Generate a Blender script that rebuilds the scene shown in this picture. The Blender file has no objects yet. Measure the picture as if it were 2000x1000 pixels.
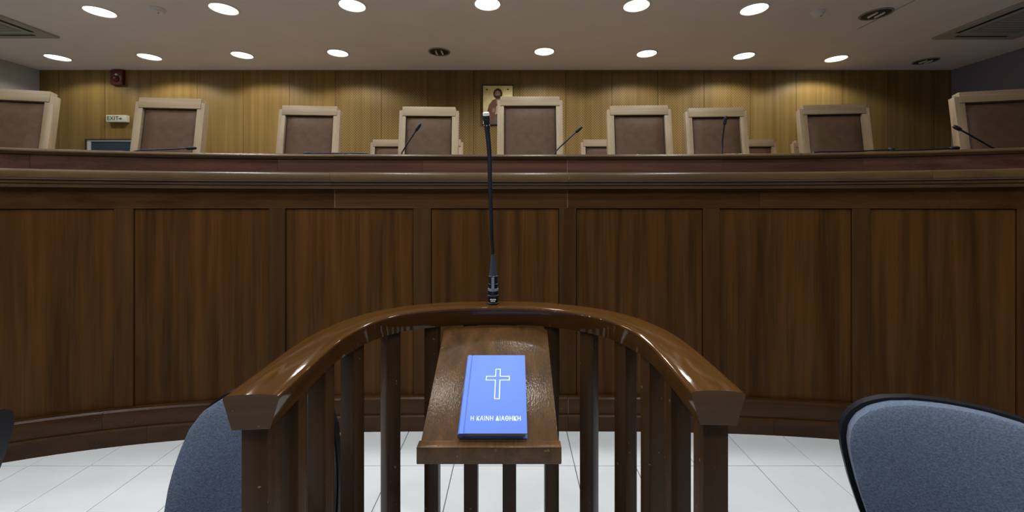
import bpy, bmesh, math, random
from mathutils import Vector, Matrix
random.seed(7)
C = bpy.context.scene.collection
SC = bpy.context.scene
PI = math.pi
F, CX, HY, CZ = 780.0, 1003.0, 400.0, 1.3       # focal length (px), principal column, horizon row, eye height

# ------------------------------------------------------------------ camera
cam_d = bpy.data.cameras.new('camera')
cam_d.sensor_width = 36.0
cam_d.lens = F / 2000.0 * 36.0
cam_d.shift_x = -(CX - 1000.0) / 2000.0
cam_d.shift_y = -(500.0 - HY) / 2000.0
cam_d.clip_start = 0.05
cam = bpy.data.objects.new('camera', cam_d)
C.objects.link(cam)
cam.location = (0, 0, CZ)
cam.rotation_euler = (PI / 2, 0, 0)
SC.camera = cam

# ------------------------------------------------------------------ world, exposure, light levels
w = bpy.data.worlds.new('world')
SC.world = w
w.use_nodes = True
w.node_tree.nodes['Background'].inputs[0].default_value = (0.5, 0.55, 0.65, 1)
w.node_tree.nodes['Background'].inputs[1].default_value = 0.0
SC.view_settings.view_transform = 'Standard'
SC.view_settings.look = 'None'
SC.view_settings.gamma = 1.0
SC.view_settings.use_curve_mapping = False
SC.view_settings.exposure = 0.0
BENCH_LAMP_W = 18.5       # the visible rows over the bench
ROOM_LAMP_W = 35.0        # the same downlights over the public side
LAMP_COL = (1.0, 0.94, 0.86)
ROOM_COL = (0.88, 0.95, 1.0)
Z_CEIL = 3.19
Y_BACK = 5.6


def at(px, py, d):
    return Vector(((px - CX) / F * d, d, CZ + (HY - py) / F * d))


# ------------------------------------------------------------------ materials
def new_mat(name):
    m = bpy.data.materials.new(name)
    m.use_nodes = True
    nt = m.node_tree
    b = nt.nodes['Principled BSDF']
    return m, nt, b


def lin(r, g, b):
    f = lambda c: (c / 255 / 12.92) if c / 255 <= 0.04045 else ((c / 255 + 0.055) / 1.055) ** 2.4
    return (f(r), f(g), f(b), 1)


def plain(name, col, rough=0.5, metal=0.0, spec=0.5, noise=0.0, nscale=40, bump=0.0, coat=0.0, sheen=0.0):
    m, nt, b = new_mat(name)
    b.inputs['Base Color'].default_value = col
    b.inputs['Roughness'].default_value = rough
    b.inputs['Metallic'].default_value = metal
    b.inputs['Specular IOR Level'].default_value = spec
    b.inputs['Coat Weight'].default_value = coat
    b.inputs['Sheen Weight'].default_value = sheen
    if noise or bump:
        tc = nt.nodes.new('ShaderNodeTexCoord')
        n = nt.nodes.new('ShaderNodeTexNoise')
        n.inputs['Scale'].default_value = nscale
        n.inputs['Detail'].default_value = 5
        nt.links.new(tc.outputs['Object'], n.inputs['Vector'])
        if noise:
            r = nt.nodes.new('ShaderNodeMapRange')
            r.inputs['To Min'].default_value = 1 - noise
            r.inputs['To Max'].default_value = 1 + noise
            r.inputs['From Min'].default_value = 0.25
            r.inputs['From Max'].default_value = 0.75
            nt.links.new(n.outputs['Fac'], r.inputs['Value'])
            mx = nt.nodes.new('ShaderNodeMix')
            mx.data_type = 'RGBA'
            mx.blend_type = 'MULTIPLY'
            mx.inputs[0].default_value = 1
            mx.inputs[6].default_value = col
            nt.links.new(r.outputs['Result'], mx.inputs[7])
            nt.links.new(mx.outputs[2], b.inputs['Base Color'])
        if bump:
            bp = nt.nodes.new('ShaderNodeBump')
            bp.inputs['Strength'].default_value = bump
            bp.inputs['Distance'].default_value = 0.002
            nt.links.new(n.outputs['Fac'], bp.inputs['Height'])
            nt.links.new(bp.outputs['Normal'], b.inputs['Normal'])
    return m


def wood(name, dark, light, axis='Z', rough=0.35, coat=0.0, fine=60.0, stripe=9.0, stretch=0.05, vary=0.25,
         bump=0.1, uv=False, perf=None, specks=0.0, spec=0.5, coat_rough=0.12):
    """Veneer: fine pores and broad ribbon stripes that run along one axis."""
    m, nt, b = new_mat(name)
    N, L = nt.nodes, nt.links
    tc = N.new('ShaderNodeTexCoord')
    oi = N.new('ShaderNodeObjectInfo')
    off = N.new('ShaderNodeVectorMath')
    off.operation = 'SCALE'
    off.inputs[0].default_value = (13.7, 7.3, 21.1)
    L.new(oi.outputs['Random'], off.inputs['Scale'])
    add = N.new('ShaderNodeVectorMath')
    add.operation = 'ADD'
    L.new(tc.outputs['UV' if uv else 'Object'], add.inputs[0])
    L.new(off.outputs[0], add.inputs[1])

    def noise(scale, st, detail, dist=0.0):
        mp = N.new('ShaderNodeMapping')
        s = [scale, scale, scale]
        s['XYZ'.index(axis)] = scale * st
        mp.inputs['Scale'].default_value = s
        L.new(add.outputs[0], mp.inputs['Vector'])
        n = N.new('ShaderNodeTexNoise')
        n.inputs['Scale'].default_value = 1
        n.inputs['Detail'].default_value = detail
        n.inputs['Distortion'].default_value = dist
        L.new(mp.outputs[0], n.inputs['Vector'])
        return n
    n1 = noise(fine, stretch * 0.5, 4)
    n2 = noise(stripe, stretch, 3, 0.3)
    n3 = noise(2.2, 0.5, 2)
    mixf = N.new('ShaderNodeMath'); mixf.operation = 'MULTIPLY_ADD'
    L.new(n2.outputs['Fac'], mixf.inputs[0]); mixf.inputs[1].default_value = 0.6
    m2 = N.new('ShaderNodeMath'); m2.operation = 'MULTIPLY'
    L.new(n1.outputs['Fac'], m2.inputs[0]); m2.inputs[1].default_value = 0.25
    L.new(m2.outputs[0], mixf.inputs[2])
    m3 = N.new('ShaderNodeMath'); m3.operation = 'MULTIPLY_ADD'
    L.new(n3.outputs['Fac'], m3.inputs[0]); m3.inputs[1].default_value = 0.15
    L.new(mixf.outputs[0], m3.inputs[2])
    ramp = N.new('ShaderNodeValToRGB')
    e = ramp.color_ramp.elements
    e[0].position = 0.36; e[0].color = dark
    e[1].position = 0.64; e[1].color = light
    L.new(m3.outputs[0], ramp.inputs['Fac'])
    vr = N.new('ShaderNodeMapRange')
    vr.inputs['To Min'].default_value = 1 - vary
    vr.inputs['To Max'].default_value = 1 + vary
    L.new(oi.outputs['Random'], vr.inputs['Value'])
    mx = N.new('ShaderNodeMix'); mx.data_type = 'RGBA'; mx.blend_type = 'MULTIPLY'
    mx.inputs[0].default_value = 1
    L.new(ramp.outputs['Color'], mx.inputs[6])
    L.new(vr.outputs['Result'], mx.inputs[7])
    out = mx.outputs[2]
    if perf:                                # drilled acoustic holes in a staggered lattice
        sx = N.new('ShaderNodeSeparateXYZ')
        L.new(tc.outputs['Object'], sx.inputs[0])
        fr = []
        for o2 in (0.0, 0.5):
            ds = []
            for ax in ('X', 'Z'):
                a = N.new('ShaderNodeMath'); a.operation = 'MULTIPLY_ADD'
                L.new(sx.outputs[ax], a.inputs[0]); a.inputs[1].default_value = 1 / perf; a.inputs[2].default_value = o2
                f2 = N.new('ShaderNodeMath'); f2.operation = 'FRACT'
                L.new(a.outputs[0], f2.inputs[0])
                s2 = N.new('ShaderNodeMath'); s2.operation = 'SUBTRACT'
                L.new(f2.outputs[0], s2.inputs[0]); s2.inputs[1].default_value = 0.5
                p2 = N.new('ShaderNodeMath'); p2.operation = 'MULTIPLY'
                L.new(s2.outputs[0], p2.inputs[0]); L.new(s2.outputs[0], p2.inputs[1])
                ds.append(p2)
            sm = N.new('ShaderNodeMath'); sm.operation = 'ADD'
            L.new(ds[0].outputs[0], sm.inputs[0]); L.new(ds[1].outputs[0], sm.inputs[1])
            fr.append(sm)
        mn = N.new('ShaderNodeMath'); mn.operation = 'MINIMUM'
        L.new(fr[0].outputs[0], mn.inputs[0]); L.new(fr[1].outputs[0], mn.inputs[1])
        st = N.new('ShaderNodeMapRange')
        st.inputs['From Min'].default_value = 0.03
        st.inputs['From Max'].default_value = 0.05
        st.inputs['To Min'].default_value = 0.45
        st.inputs['To Max'].default_value = 1.0
        L.new(mn.outputs[0], st.inputs['Value'])
        mh = N.new('ShaderNodeMix'); mh.data_type = 'RGBA'; mh.blend_type = 'MULTIPLY'
        mh.inputs[0].default_value = 1
        L.new(out, mh.inputs[6]); L.new(st.outputs['Result'], mh.inputs[7])
        out = mh.outputs[2]
    if specks:                              # chipped lacquer
        ns = N.new('ShaderNodeTexNoise')
        ns.inputs['Scale'].default_value = 70
        ns.inputs['Detail'].default_value = 2
        L.new(tc.outputs['Object'], ns.inputs['Vector'])
        rs = N.new('ShaderNodeMapRange')
        rs.inputs['From Min'].default_value = 0.735
        rs.inputs['From Max'].default_value = 0.76
        rs.inputs['To Max'].default_value = specks
        L.new(ns.outputs['Fac'], rs.inputs['Value'])
        ms = N.new('ShaderNodeMix'); ms.data_type = 'RGBA'
        L.new(rs.outputs['Result'], ms.inputs[0])
        L.new(out, ms.inputs[6]); ms.inputs[7].default_value = (0.35, 0.27, 0.18, 1)
        out = ms.outputs[2]
    L.new(out, b.inputs['Base Color'])
    b.inputs['Roughness'].default_value = rough
    b.inputs['Specular IOR Level'].default_value = spec
    b.inputs['Coat Weight'].default_value = coat
    b.inputs['Coat Roughness'].default_value = coat_rough
    if bump:
        bp = N.new('ShaderNodeBump')
        bp.inputs['Strength'].default_value = bump
        bp.inputs['Distance'].default_value = 0.002
        L.new(n1.outputs['Fac'], bp.inputs['Height'])
        L.new(bp.outputs['Normal'], b.inputs['Normal'])
        L.new(bp.outputs['Normal'], b.inputs['Coat Normal'])
    return m


M = {}
M['panel'] = wood('dark_panel_veneer', (0.034, 0.0138, 0.0030, 1), (0.086, 0.036, 0.0082, 1), 'Z', 0.5, 0.0, 120, 20, 0.05, 0.08, 0.05, spec=0.10, coat_rough=0.25)
M['stile'] = wood('dark_stile_wood', (0.038, 0.0165, 0.0045, 1), (0.062, 0.0285, 0.0085, 1), 'Z', 0.5, 0.0, 140, 25, 0.05, 0.12, 0.05, spec=0.10, coat_rough=0.25)
M['rail_h'] = wood('dark_rail_wood', (0.036, 0.015, 0.0042, 1), (0.076, 0.032, 0.0095, 1), 'X', 0.5, 0.0, 140, 18, 0.05, 0.2, 0.05, spec=0.10, coat_rough=0.25)
M['band'] = wood('reddish_band_wood', (0.044, 0.019, 0.011, 1), (0.098, 0.044, 0.028, 1), 'X', 0.42, 0.3, 140, 18, 0.05, 0.25, 0.05, spec=0.2, coat_rough=0.16)
M['cornice'] = wood('cornice_wood', (0.058, 0.031, 0.011, 1), (0.098, 0.054, 0.021, 1), 'X', 0.45, 0.9, 140, 18, 0.04, 0.08, 0.03, spec=0.1, coat_rough=0.22)
M['base'] = wood('dark_base_wood', (0.030, 0.0135, 0.0042, 1), (0.054, 0.024, 0.0075, 1), 'X', 0.5, 0.30, 140, 18, 0.05, 0.1, 0.03, specks=0.3, spec=0.05, coat_rough=0.2)
M['handrail'] = wood('lacquered_rail_wood', (0.044, 0.018, 0.0045, 1), (0.088, 0.039, 0.010, 1), 'X', 0.7, 0.75, 160, 22, 0.03, 0.06, 0.09, uv=True, specks=0.2, spec=0.0, coat_rough=0.055)
M['baluster'] = wood('dark_baluster_wood', (0.028, 0.0125, 0.0034, 1), (0.052, 0.024, 0.0070, 1), 'Z', 0.5, 0.18, 160, 25, 0.04, 0.15, 0.06, specks=0.5, spec=0.15, coat_rough=0.15)
M['desk'] = wood('scuffed_desk_wood', (0.056, 0.0255, 0.0062, 1), (0.120, 0.057, 0.016, 1), 'Y', 0.5, 0.5, 260, 30, 0.02, 0.05, 0.30, specks=0.3, spec=0.12, coat_rough=0.13)
M['oak'] = wood('light_oak', (0.20, 0.135, 0.072, 1), (0.30, 0.222, 0.132, 1), 'Z', 0.45, 0.0, 150, 20, 0.05, 0.12, 0.1)
M['wallwood'] = wood('honey_veneer', (0.19, 0.122, 0.037, 1), (0.285, 0.190, 0.064, 1), 'Z', 0.42, 0.0, 110, 15, 0.02, 0.05, 0.03, spec=0.12)
M['wallperf'] = wood('perforated_veneer', (0.205, 0.137, 0.048, 1), (0.29, 0.196, 0.073, 1), 'Z', 0.45, 0.0, 110, 15, 0.02, 0.04, 0.03, perf=0.036, spec=0.12)
M['leather'] = plain('brown_leather', (0.080, 0.046, 0.026, 1), 0.5, spec=0.15, noise=0.16, nscale=22, bump=0.25)
M['seam'] = plain('dark_gap', (0.02, 0.013, 0.01, 1), 0.8)
M['tile'] = plain('white_floor_tile', (0.745, 0.775, 0.795, 1), 0.28, noise=0.03, nscale=7)
M['grout'] = plain('grey_grout', (0.17, 0.175, 0.18, 1), 0.9)
M['ceiling'] = plain('ceiling_paint', (0.84, 0.78, 0.745, 1), 0.9, noise=0.03, nscale=3)
M['paint_l'] = plain('grey_wall_paint', (0.46, 0.46, 0.46, 1), 0.85, noise=0.03, nscale=4)
M['paint_r'] = plain('slate_wall_paint', (0.25, 0.25, 0.33, 1), 0.85, noise=0.03, nscale=4)
M['black'] = plain('black_plastic', (0.009, 0.0105, 0.014, 1), 0.45, spec=0.25, bump=0.05, nscale=300)
M['blackmetal'] = plain('black_metal', (0.016, 0.022, 0.034, 1), 0.32, 0.6)
M['bluegrey_metal'] = plain('satin_connector', (0.24, 0.29, 0.38, 1), 0.35, 0.3)
M['boot'] = plain('grey_rubber_boot', (0.035, 0.045, 0.062, 1), 0.4)
M['whitemark'] = plain('white_print', (0.8, 0.8, 0.8, 1), 0.5)
M['pearl'] = plain('pale_lens_and_highlight', (0.85, 0.85, 0.82, 1), 0.35, bump=0.3, nscale=400)  # strobe lens, and the highlight painted on the witness microphone's tip
M['fabric'] = plain('bluegrey_fabric', (0.098, 0.131, 0.198, 1), 0.95, noise=0.38, nscale=230, bump=0.9, sheen=0.12)
M['bluecloth'] = plain('blue_book_cloth', (0.12, 0.245, 0.82, 1), 0.55, noise=0.05, nscale=900, bump=0.15)
M['bluecloth_d'] = plain('blue_book_joint', (0.10, 0.18, 0.62, 1), 0.6)
M['pages'] = plain('book_pages', (0.62, 0.66, 0.75, 1), 0.8, noise=0.05, nscale=200)
M['silver'] = plain('silver_foil', (0.72, 0.85, 0.86, 1), 0.35, 0.2)
M['whiteplastic'] = plain('white_plastic', (0.80, 0.79, 0.76, 1), 0.45)
M['casing'] = plain('cassette_plastic', (0.40, 0.39, 0.33, 1), 0.55)
M['grille'] = plain('grey_grille', (0.26, 0.27, 0.25, 1), 0.6)
M['slot'] = plain('dark_slot', (0.012, 0.012, 0.008, 1), 0.8)
M['red'] = plain('red_plastic', (0.11, 0.008, 0.010, 1), 0.35)
M['green'] = plain('sign_green', (0.02, 0.10, 0.05, 1), 0.6)
M['signwhite'] = plain('sign_face', (0.62, 0.60, 0.50, 1), 0.5)
M['doorblue'] = plain('blue_door_paint', (0.018, 0.040, 0.070, 1), 0.6, noise=0.1, nscale=5)
M['doorframe'] = plain('pale_door_frame', (0.55, 0.55, 0.55, 1), 0.5)
M['darkframe'] = plain('dark_edge_wood', (0.03, 0.018, 0.010, 1), 0.5)
M['gold'] = plain('gold_leaf', (0.90, 0.78, 0.38, 1), 0.5, 0.0, noise=0.12, nscale=14)
M['hair'] = plain('icon_dark_brown', (0.055, 0.03, 0.014, 1), 0.7)
M['skin'] = plain('icon_ochre_skin', (0.36, 0.235, 0.15, 1), 0.7, noise=0.15, nscale=30)
M['robe'] = plain('icon_dull_red', (0.20, 0.085, 0.06, 1), 0.7, noise=0.3, nscale=20)
M['cloak'] = plain('icon_slate_green', (0.10, 0.12, 0.11, 1), 0.7, noise=0.2, nscale=20)
M['parch'] = plain('icon_parchment', (0.55, 0.44, 0.30, 1), 0.7, noise=0.2, nscale=40)
M['chrome'] = plain('chrome_reflector', (0.5, 0.5, 0.5, 1), 0.25, 0.9)
M['darkcan'] = plain('dark_reflector', (0.05, 0.045, 0.042, 1), 0.35, 0.4)

def emitter(name, col, s):
    m, nt, b = new_mat(name)
    b.inputs['Base Color'].default_value = (0.8, 0.8, 0.8, 1)
    b.inputs['Emission Color'].default_value = (*col, 1)
    b.inputs['Emission Strength'].default_value = s
    return m
M['lamp'] = emitter('lit_diffuser', (1.0, 0.96, 0.90), 6.0)


# ------------------------------------------------------------------ mesh builder
class MB:
    def __init__(self):
        self.v, self.f, self.uv = [], [], {}

    def add(self, vs, fs):
        o = len(self.v)
        self.v += [tuple(p) for p in vs]
        self.f += [tuple(i + o for i in f) for f in fs]
        return o

    def box(self, x0, x1, y0, y1, z0, z1, mat=None):
        vs = [Vector((x, y, z)) for z in (z0, z1) for y in (y0, y1) for x in (x0, x1)]
        if mat is not None:
            vs = [mat @ p for p in vs]
        self.add(vs, [(0, 2, 3, 1), (4, 5, 7, 6), (0, 1, 5, 4), (2, 6, 7, 3), (0, 4, 6, 2), (1, 3, 7, 5)])
        return self

    def poly(self, pts, z0, z1, mat=None):
        """Extruded outline in the local XY plane."""
        n = len(pts)
        vs = [Vector((p[0], p[1], z)) for z in (z0, z1) for p in pts]
        if mat is not None:
            vs = [mat @ p for p in vs]
        self.add(vs, [tuple(range(n - 1, -1, -1)), tuple(range(n, 2 * n))] +
                 [(i, (i + 1) % n, n + (i + 1) % n, n + i) for i in range(n)])
        return self

    def loft(self, rings, caps=True, closed=True):
        n = len(rings[0])
        o = len(self.v)
        for r in rings:
            self.v += [tuple(p) for p in r]
        for a in range(len(rings) - 1):
            for i in range(n if closed else n - 1):
                j = (i + 1) % n
                self.f.append((o + a * n + i, o + a * n + j, o + (a + 1) * n + j, o + (a + 1) * n + i))
        if caps:
            self.f.append(tuple(o + i for i in range(n - 1, -1, -1)))
            self.f.append(tuple(o + (len(rings) - 1) * n + i for i in range(n)))
        return self

    def tube(self, path, rad, seg=10):
        path = [Vector(p) for p in path]
        if not isinstance(rad, (list, tuple)):
            rad = [rad] * len(path)
        rings = []
        prev = None
        for i, p in enumerate(path):
            t = (path[min(i + 1, len(path) - 1)] - path[max(i - 1, 0)]).normalized()
            if prev is None:
                a = Vector((1, 0, 0)) if abs(t.x) < 0.8 else Vector((0, 1, 0))
                u = t.cross(a).normalized()
            else:
                u = (prev - t * prev.dot(t)).normalized()
            prev = u
            v = t.cross(u)
            rings.append([p + (u * math.cos(2 * PI * k / seg) + v * math.sin(2 * PI * k / seg)) * rad[i] for k in range(seg)])
        return self.loft(rings)

    def lathe(self, prof, org=(0, 0, 0), seg=24):
        o = Vector(org)
        rings = [[o + Vector((r * math.cos(2 * PI * k / seg), r * math.sin(2 * PI * k / seg), z)) for k in range(seg)] for r, z in prof]
        return self.loft(rings)

    def build(self, name, mat, parent=None, smooth=None, bevel=0.0, loc=None, segs=2):
        me = bpy.data.meshes.new(name)
        me.from_pydata(self.v, [], self.f)
        bm = bmesh.new()
        bm.from_mesh(me)
        bmesh.ops.recalc_face_normals(bm, faces=bm.faces)
        if bevel:
            es = [e for e in bm.edges if len(e.link_faces) == 2 and e.calc_face_angle(0) > 0.5]
            bmesh.ops.bevel(bm, geom=es, offset=bevel, segments=segs, affect='EDGES', profile=0.6)
            if smooth is None:
                smooth = 40
        bm.to_mesh(me)
        bm.free()
        if smooth is not None:
            for p in me.polygons:
                p.use_smooth = True
            me.set_sharp_from_angle(angle=math.radians(smooth))
        me.materials.append(mat)
        o = bpy.data.objects.new(name, me)
        C.objects.link(o)
        if parent is not None:
            o.parent = parent
        if loc is not None:
            o.location = loc
        return o


def tag(o, label=None, cat=None, group=None, kind=None):
    if label: o['label'] = label
    if cat: o['category'] = cat
    if group: o['group'] = group
    if kind: o['kind'] = kind
    return o


def empty(name, loc=(0, 0, 0), rot=(0, 0, 0), **k):
    o = bpy.data.objects.new(name, None)
    o.empty_display_size = 0.1
    C.objects.link(o)
    o.location = loc
    o.rotation_euler = rot
    return tag(o, **k)


def copy_tree(o, parent=None):
    kids = list(o.children)
    c = o.copy()
    C.objects.link(c)
    c.parent = parent
    for ch in kids:
        copy_tree(ch, c)
    return c


def catmull(pts, per=10):
    pts = [Vector(p) for p in pts]
    q = [2 * pts[0] - pts[1]] + pts + [2 * pts[-1] - pts[-2]]
    out = []
    for i in range(1, len(q) - 2):
        a, b, c, d = q[i - 1], q[i], q[i + 1], q[i + 2]
        for k in range(per):
            t = k / per
            out.append(0.5 * ((2 * b) + (c - a) * t + (2 * a - 5 * b + 4 * c - d) * t * t + (3 * b - a - 3 * c + d) * t ** 3))
    out.append(pts[-1])
    return out


# ------------------------------------------------------------------ room shell
XL, XR, YR = -6.65, 6.14, -4.6
floor = tag(MB().box(XL, XR, YR, Y_BACK, -0.06, -0.006).build('floor', M['grout']), kind='structure')
T = 0.302
tile_me = None
far_tiles = MB()
kx0, kx1 = -22, 20
for kx in range(kx0, kx1):
    for ky in range(-16, 3):
        x0 = kx * T + 0.003
        y0 = 1.99 + ky * T
        if abs(kx + 0.5) < 10 and -4 <= ky <= 1:
            if tile_me is None:
                t0 = MB().box(0.002, T - 0.002, 0.002, T - 0.002, -0.008, 0).build('tile', M['tile'], floor, bevel=0.001, segs=1)
                tile_me = t0.data
            else:
                t0 = bpy.data.objects.new('tile', tile_me)
                C.objects.link(t0)
                t0.parent = floor
            t0.location = (x0, y0, 0)
        else:
            far_tiles.box(max(XL, x0 + 0.0012), min(XR, x0 + T - 0.0012), max(YR, y0 + 0.0012), y0 + T - 0.0012, -0.008, 0)
tag(far_tiles.build('tiling', M['tile'], floor), kind='stuff')

ceiling = tag(MB().box(XL, XR, YR, Y_BACK + 0.1, Z_CEIL, Z_CEIL + 0.1).build('ceiling', M['ceiling']), kind='structure')
tag(MB().box(XL - 0.1, XL, YR, Y_BACK + 0.1, -0.06, Z_CEIL).build('wall_left', M['paint_l']), kind='structure')
tag(MB().box(XR, XR + 0.1, YR, Y_BACK + 0.1, -0.06, Z_CEIL).build('wall_right', M['paint_r']), kind='structure')
tag(MB().box(XL, XR, YR - 0.1, YR, -0.06, Z_CEIL).build('wall_rear', M['rail_h']), kind='structure')
wall = tag(MB().box(XL, XR, Y_BACK + 0.012, Y_BACK + 0.1, -0.06, Z_CEIL).build('wall_back', M['darkframe']), kind='structure')
# veneered boards of the back wall, floor to ceiling, cut round the door
step = 90.0 / F * Y_BACK
xs = [(925 - CX) / F * Y_BACK + step * k for k in range(-9, 11)]
xs = [XL] + [x for x in xs if XL + 0.1 < x < XR - 0.1] + [XR]
DX0, DX1, DZ = (170 - CX) / F * Y_BACK, (170 - CX) / F * Y_BACK + 0.98, CZ + 128 / F * Y_BACK
for a, b in zip(xs[:-1], xs[1:]):
    mid = (a + b) / 2
    mt = M['wallperf'] if -2.55 < mid < 3.0 else M['wallwood']
    g = 0.003
    m = MB()
    if b <= DX0 or a >= DX1:
        m.box(a + g, b - g, Y_BACK, Y_BACK + 0.014, 0.0, Z_CEIL - 0.002)
    else:
        m.box(a + g, b - g, Y_BACK, Y_BACK + 0.014, DZ, Z_CEIL - 0.002)
        if a < DX0:
            m.box(a + g, DX0, Y_BACK, Y_BACK + 0.014, 0.0, DZ)
        if b > DX1:
            m.box(DX1, b - g, Y_BACK, Y_BACK + 0.014, 0.0, DZ)
    m.build('panel', mt, wall)
tag(MB().box(3.70, 3.706, 2.4, 4.3, Z_CEIL - 0.003, Z_CEIL).build('trim_1', M['grille']), kind='structure')

# blue door below the exit sign
door = tag(MB().box(DX0 + 0.07, DX1 - 0.07, Y_BACK - 0.012, Y_BACK + 0.012, 0.0, DZ - 0.035).build('door_1', M['doorblue']), kind='structure')
MB().box(DX0 + 0.02, DX0 + 0.07, Y_BACK - 0.02, Y_BACK + 0.012, 0, DZ - 0.012).box(DX1 - 0.07, DX1 - 0.02, Y_BACK - 0.02, Y_BACK + 0.012, 0, DZ - 0.012).box(
    DX0 + 0.07, DX1 - 0.07, Y_BACK - 0.02, Y_BACK + 0.012, DZ - 0.035, DZ - 0.012).build('jamb', M['doorframe'], door)
MB().box(DX0, DX0 + 0.02, Y_BACK - 0.03, Y_BACK + 0.012, 0, DZ).box(DX1 - 0.02, DX1, Y_BACK - 0.03, Y_BACK + 0.012, 0, DZ).box(
    DX0 + 0.02, DX1 - 0.02, Y_BACK - 0.03, Y_BACK + 0.012, DZ - 0.012, DZ).build('architrave', M['darkframe'], door)
MB().tube([(DX1 - 0.13, Y_BACK - 0.012, 1.05), (DX1 - 0.13, Y_BACK - 0.06, 1.05), (DX1 - 0.25, Y_BACK - 0.06, 1.05)], 0.009, 8).build('handle', M['chrome'], door)

# raised dais behind the bench
PZ = 0.75
dais = tag(MB().box(-4.3, 4.3, 2.72, Y_BACK - 0.001, 0.0, PZ).build('platform_floor', plain('beige_platform_floor', (0.24, 0.215, 0.195, 1), 0.6, noise=0.05)), kind='structure')

# ------------------------------------------------------------------ judges' bench
D0 = 2.35
def sag(x):
    return 0.010 * x * x + 0.00486 * x ** 4

def bench_pt(x, off, z):
    dx = 0.020 * x + 0.01944 * x ** 3          # slope of sag
    n = Vector((-dx, -1, 0)).normalized()      # toward the public
    return Vector((x, D0 - sag(x), z)) + n * off

def sweep(x0, x1, prof, n=None):
    n = n or max(2, int(abs(x1 - x0) / 0.09))
    m = MB()
    rings = [[bench_pt(x0 + (x1 - x0) * i / n, o, z) for o, z in prof] for i in range(n + 1)]
    return m.loft(rings)

bench = empty('judges_bench', (0, 0, 0), label='long curved dark wooden judges bench with framed front panels', cat='bench')
BX0, BX1 = -3.35, 3.35
def px2x(px):                                  # column in the photograph -> X on the bench front
    x = (px - CX) / F * D0
    for _ in range(30):
        x = (px - CX) / F * (D0 - sag(x))
    return x
stile_px = [(-62, -24), (225, 262), (527, 558), (808, 842), (1092, 1125), (1372, 1405), (1663, 1698), (1985, 2022)]
ZP0, ZP1 = 0.187, 1.279
edges = [(px2x(a), px2x(b)) for a, b in stile_px]
for a, b in edges:
    sweep(a, b, [(-0.02, ZP0), (0.009, ZP0), (0.009, ZP1), (-0.02, ZP1)], 3).build('stile', M['stile'], bench, bevel=0.0015, segs=1)
spans = [(BX0, edges[0][0])] + [(edges[i][1], edges[i + 1][0]) for i in range(len(edges) - 1)] + [(edges[-1][1], BX1)]
for a, b in spans:
    g = 0.004
    sweep(a + g, b - g, [(-0.02, ZP0), (0.0, ZP0), (0.0, ZP1 - g), (-0.02, ZP1 - g)]).build('panel', M['panel'], bench, smooth=30)
def boards(name, cuts, prof, mat, bev=0.0012, sm=None):
    cs = [BX0] + [px2x(c) for c in cuts] + [BX1]
    for a, b in zip(cs[:-1], cs[1:]):
        sweep(a + 0.0006, b - 0.0006, prof).build(name, mat, bench, smooth=sm or 30)
boards('top_rail', [655, 1108, 1482], [(-0.02, ZP1), (0.009, ZP1), (0.009, 1.405), (-0.02, 1.405)], M['rail_h'])
boards('cornice', [655, 1108, 1800], [(-0.02, 1.392), (0.046, 1.392), (0.052, 1.398), (0.052, 1.409), (0.044, 1.4095), (0.044, 1.4125), (0.057, 1.413), (0.060, 1.416), (0.060, 1.427), (0.052, 1.4275), (0.052, 1.4305),
                                      (0.069, 1.431), (0.073, 1.436), (0.080, 1.442), (0.080, 1.473), (0.0785, 1.4765), (0.0745, 1.4828), (0.071, 1.4842), (-0.02, 1.4842)], M['cornice'], sm=25)
boards('front_board', [58, 542, 825, 1108, 1410, 1685], [(-0.02, 1.4845), (0.0, 1.4845), (0.0, 1.566), (-0.02, 1.566)], M['band'])
boards('top_lip', [655, 1108, 1560], [(-0.045, 1.5665), (0.010, 1.5665), (0.014, 1.570), (0.014, 1.573), (0.021, 1.575), (0.026, 1.580), (0.026, 1.584), (0.0250, 1.587), (0.0215, 1.593), (0.018, 1.594), (-0.045, 1.594)],
       M['cornice'], sm=25)
boards('lower_plank', [300, 1107, 1500], [(-0.02, 0.0), (0.056, 0.0), (0.056, 0.082), (0.050, 0.090), (-0.02, 0.090)], M['base'])
boards('base_plank', [210, 1107, 1730], [(-0.02, 0.0905), (0.040, 0.0905), (0.040, 0.172), (0.0385, 0.1755), (0.030, 0.1845), (0.026, 0.1862), (-0.02, 0.186)], M['base'])
sweep(BX0, BX1, [(-0.045, 1.47), (-0.045, 1.505), (-0.34, 1.505), (-0.34, 1.47)]).build('worktop', M['band'], bench, smooth=30)
sweep(BX0, BX1, [(-0.022, 0.02), (-0.022, 1.56), (-0.04, 1.56), (-0.04, 0.02)]).build('carcass', M['base'], bench, smooth=30)
M['filler'] = plain('pale_filler', (0.16, 0.11, 0.09, 1), 0.7)
for px in (655, 1108):                        # pale filler in the joints of the woodwork
    x = px2x(px)
    prs = [[(0.0, 1.282), (0.0096, 1.282), (0.0096, 1.39), (0.0, 1.39)]]
    if px == 1108:
        prs += [[(0.0, 1.486), (0.0008, 1.486), (0.0008, 1.565), (0.0, 1.565)], [(0.07, 1.443), (0.0808, 1.443), (0.0808, 1.47), (0.07, 1.47)],
                [(0.0, 0.092), (0.0408, 0.092), (0.0408, 0.174), (0.0, 0.174)]]
    for pr in prs:
        sweep(x - 0.0016, x + 0.0016, pr, 1).build('joint_filler', M['filler'], bench)

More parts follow.
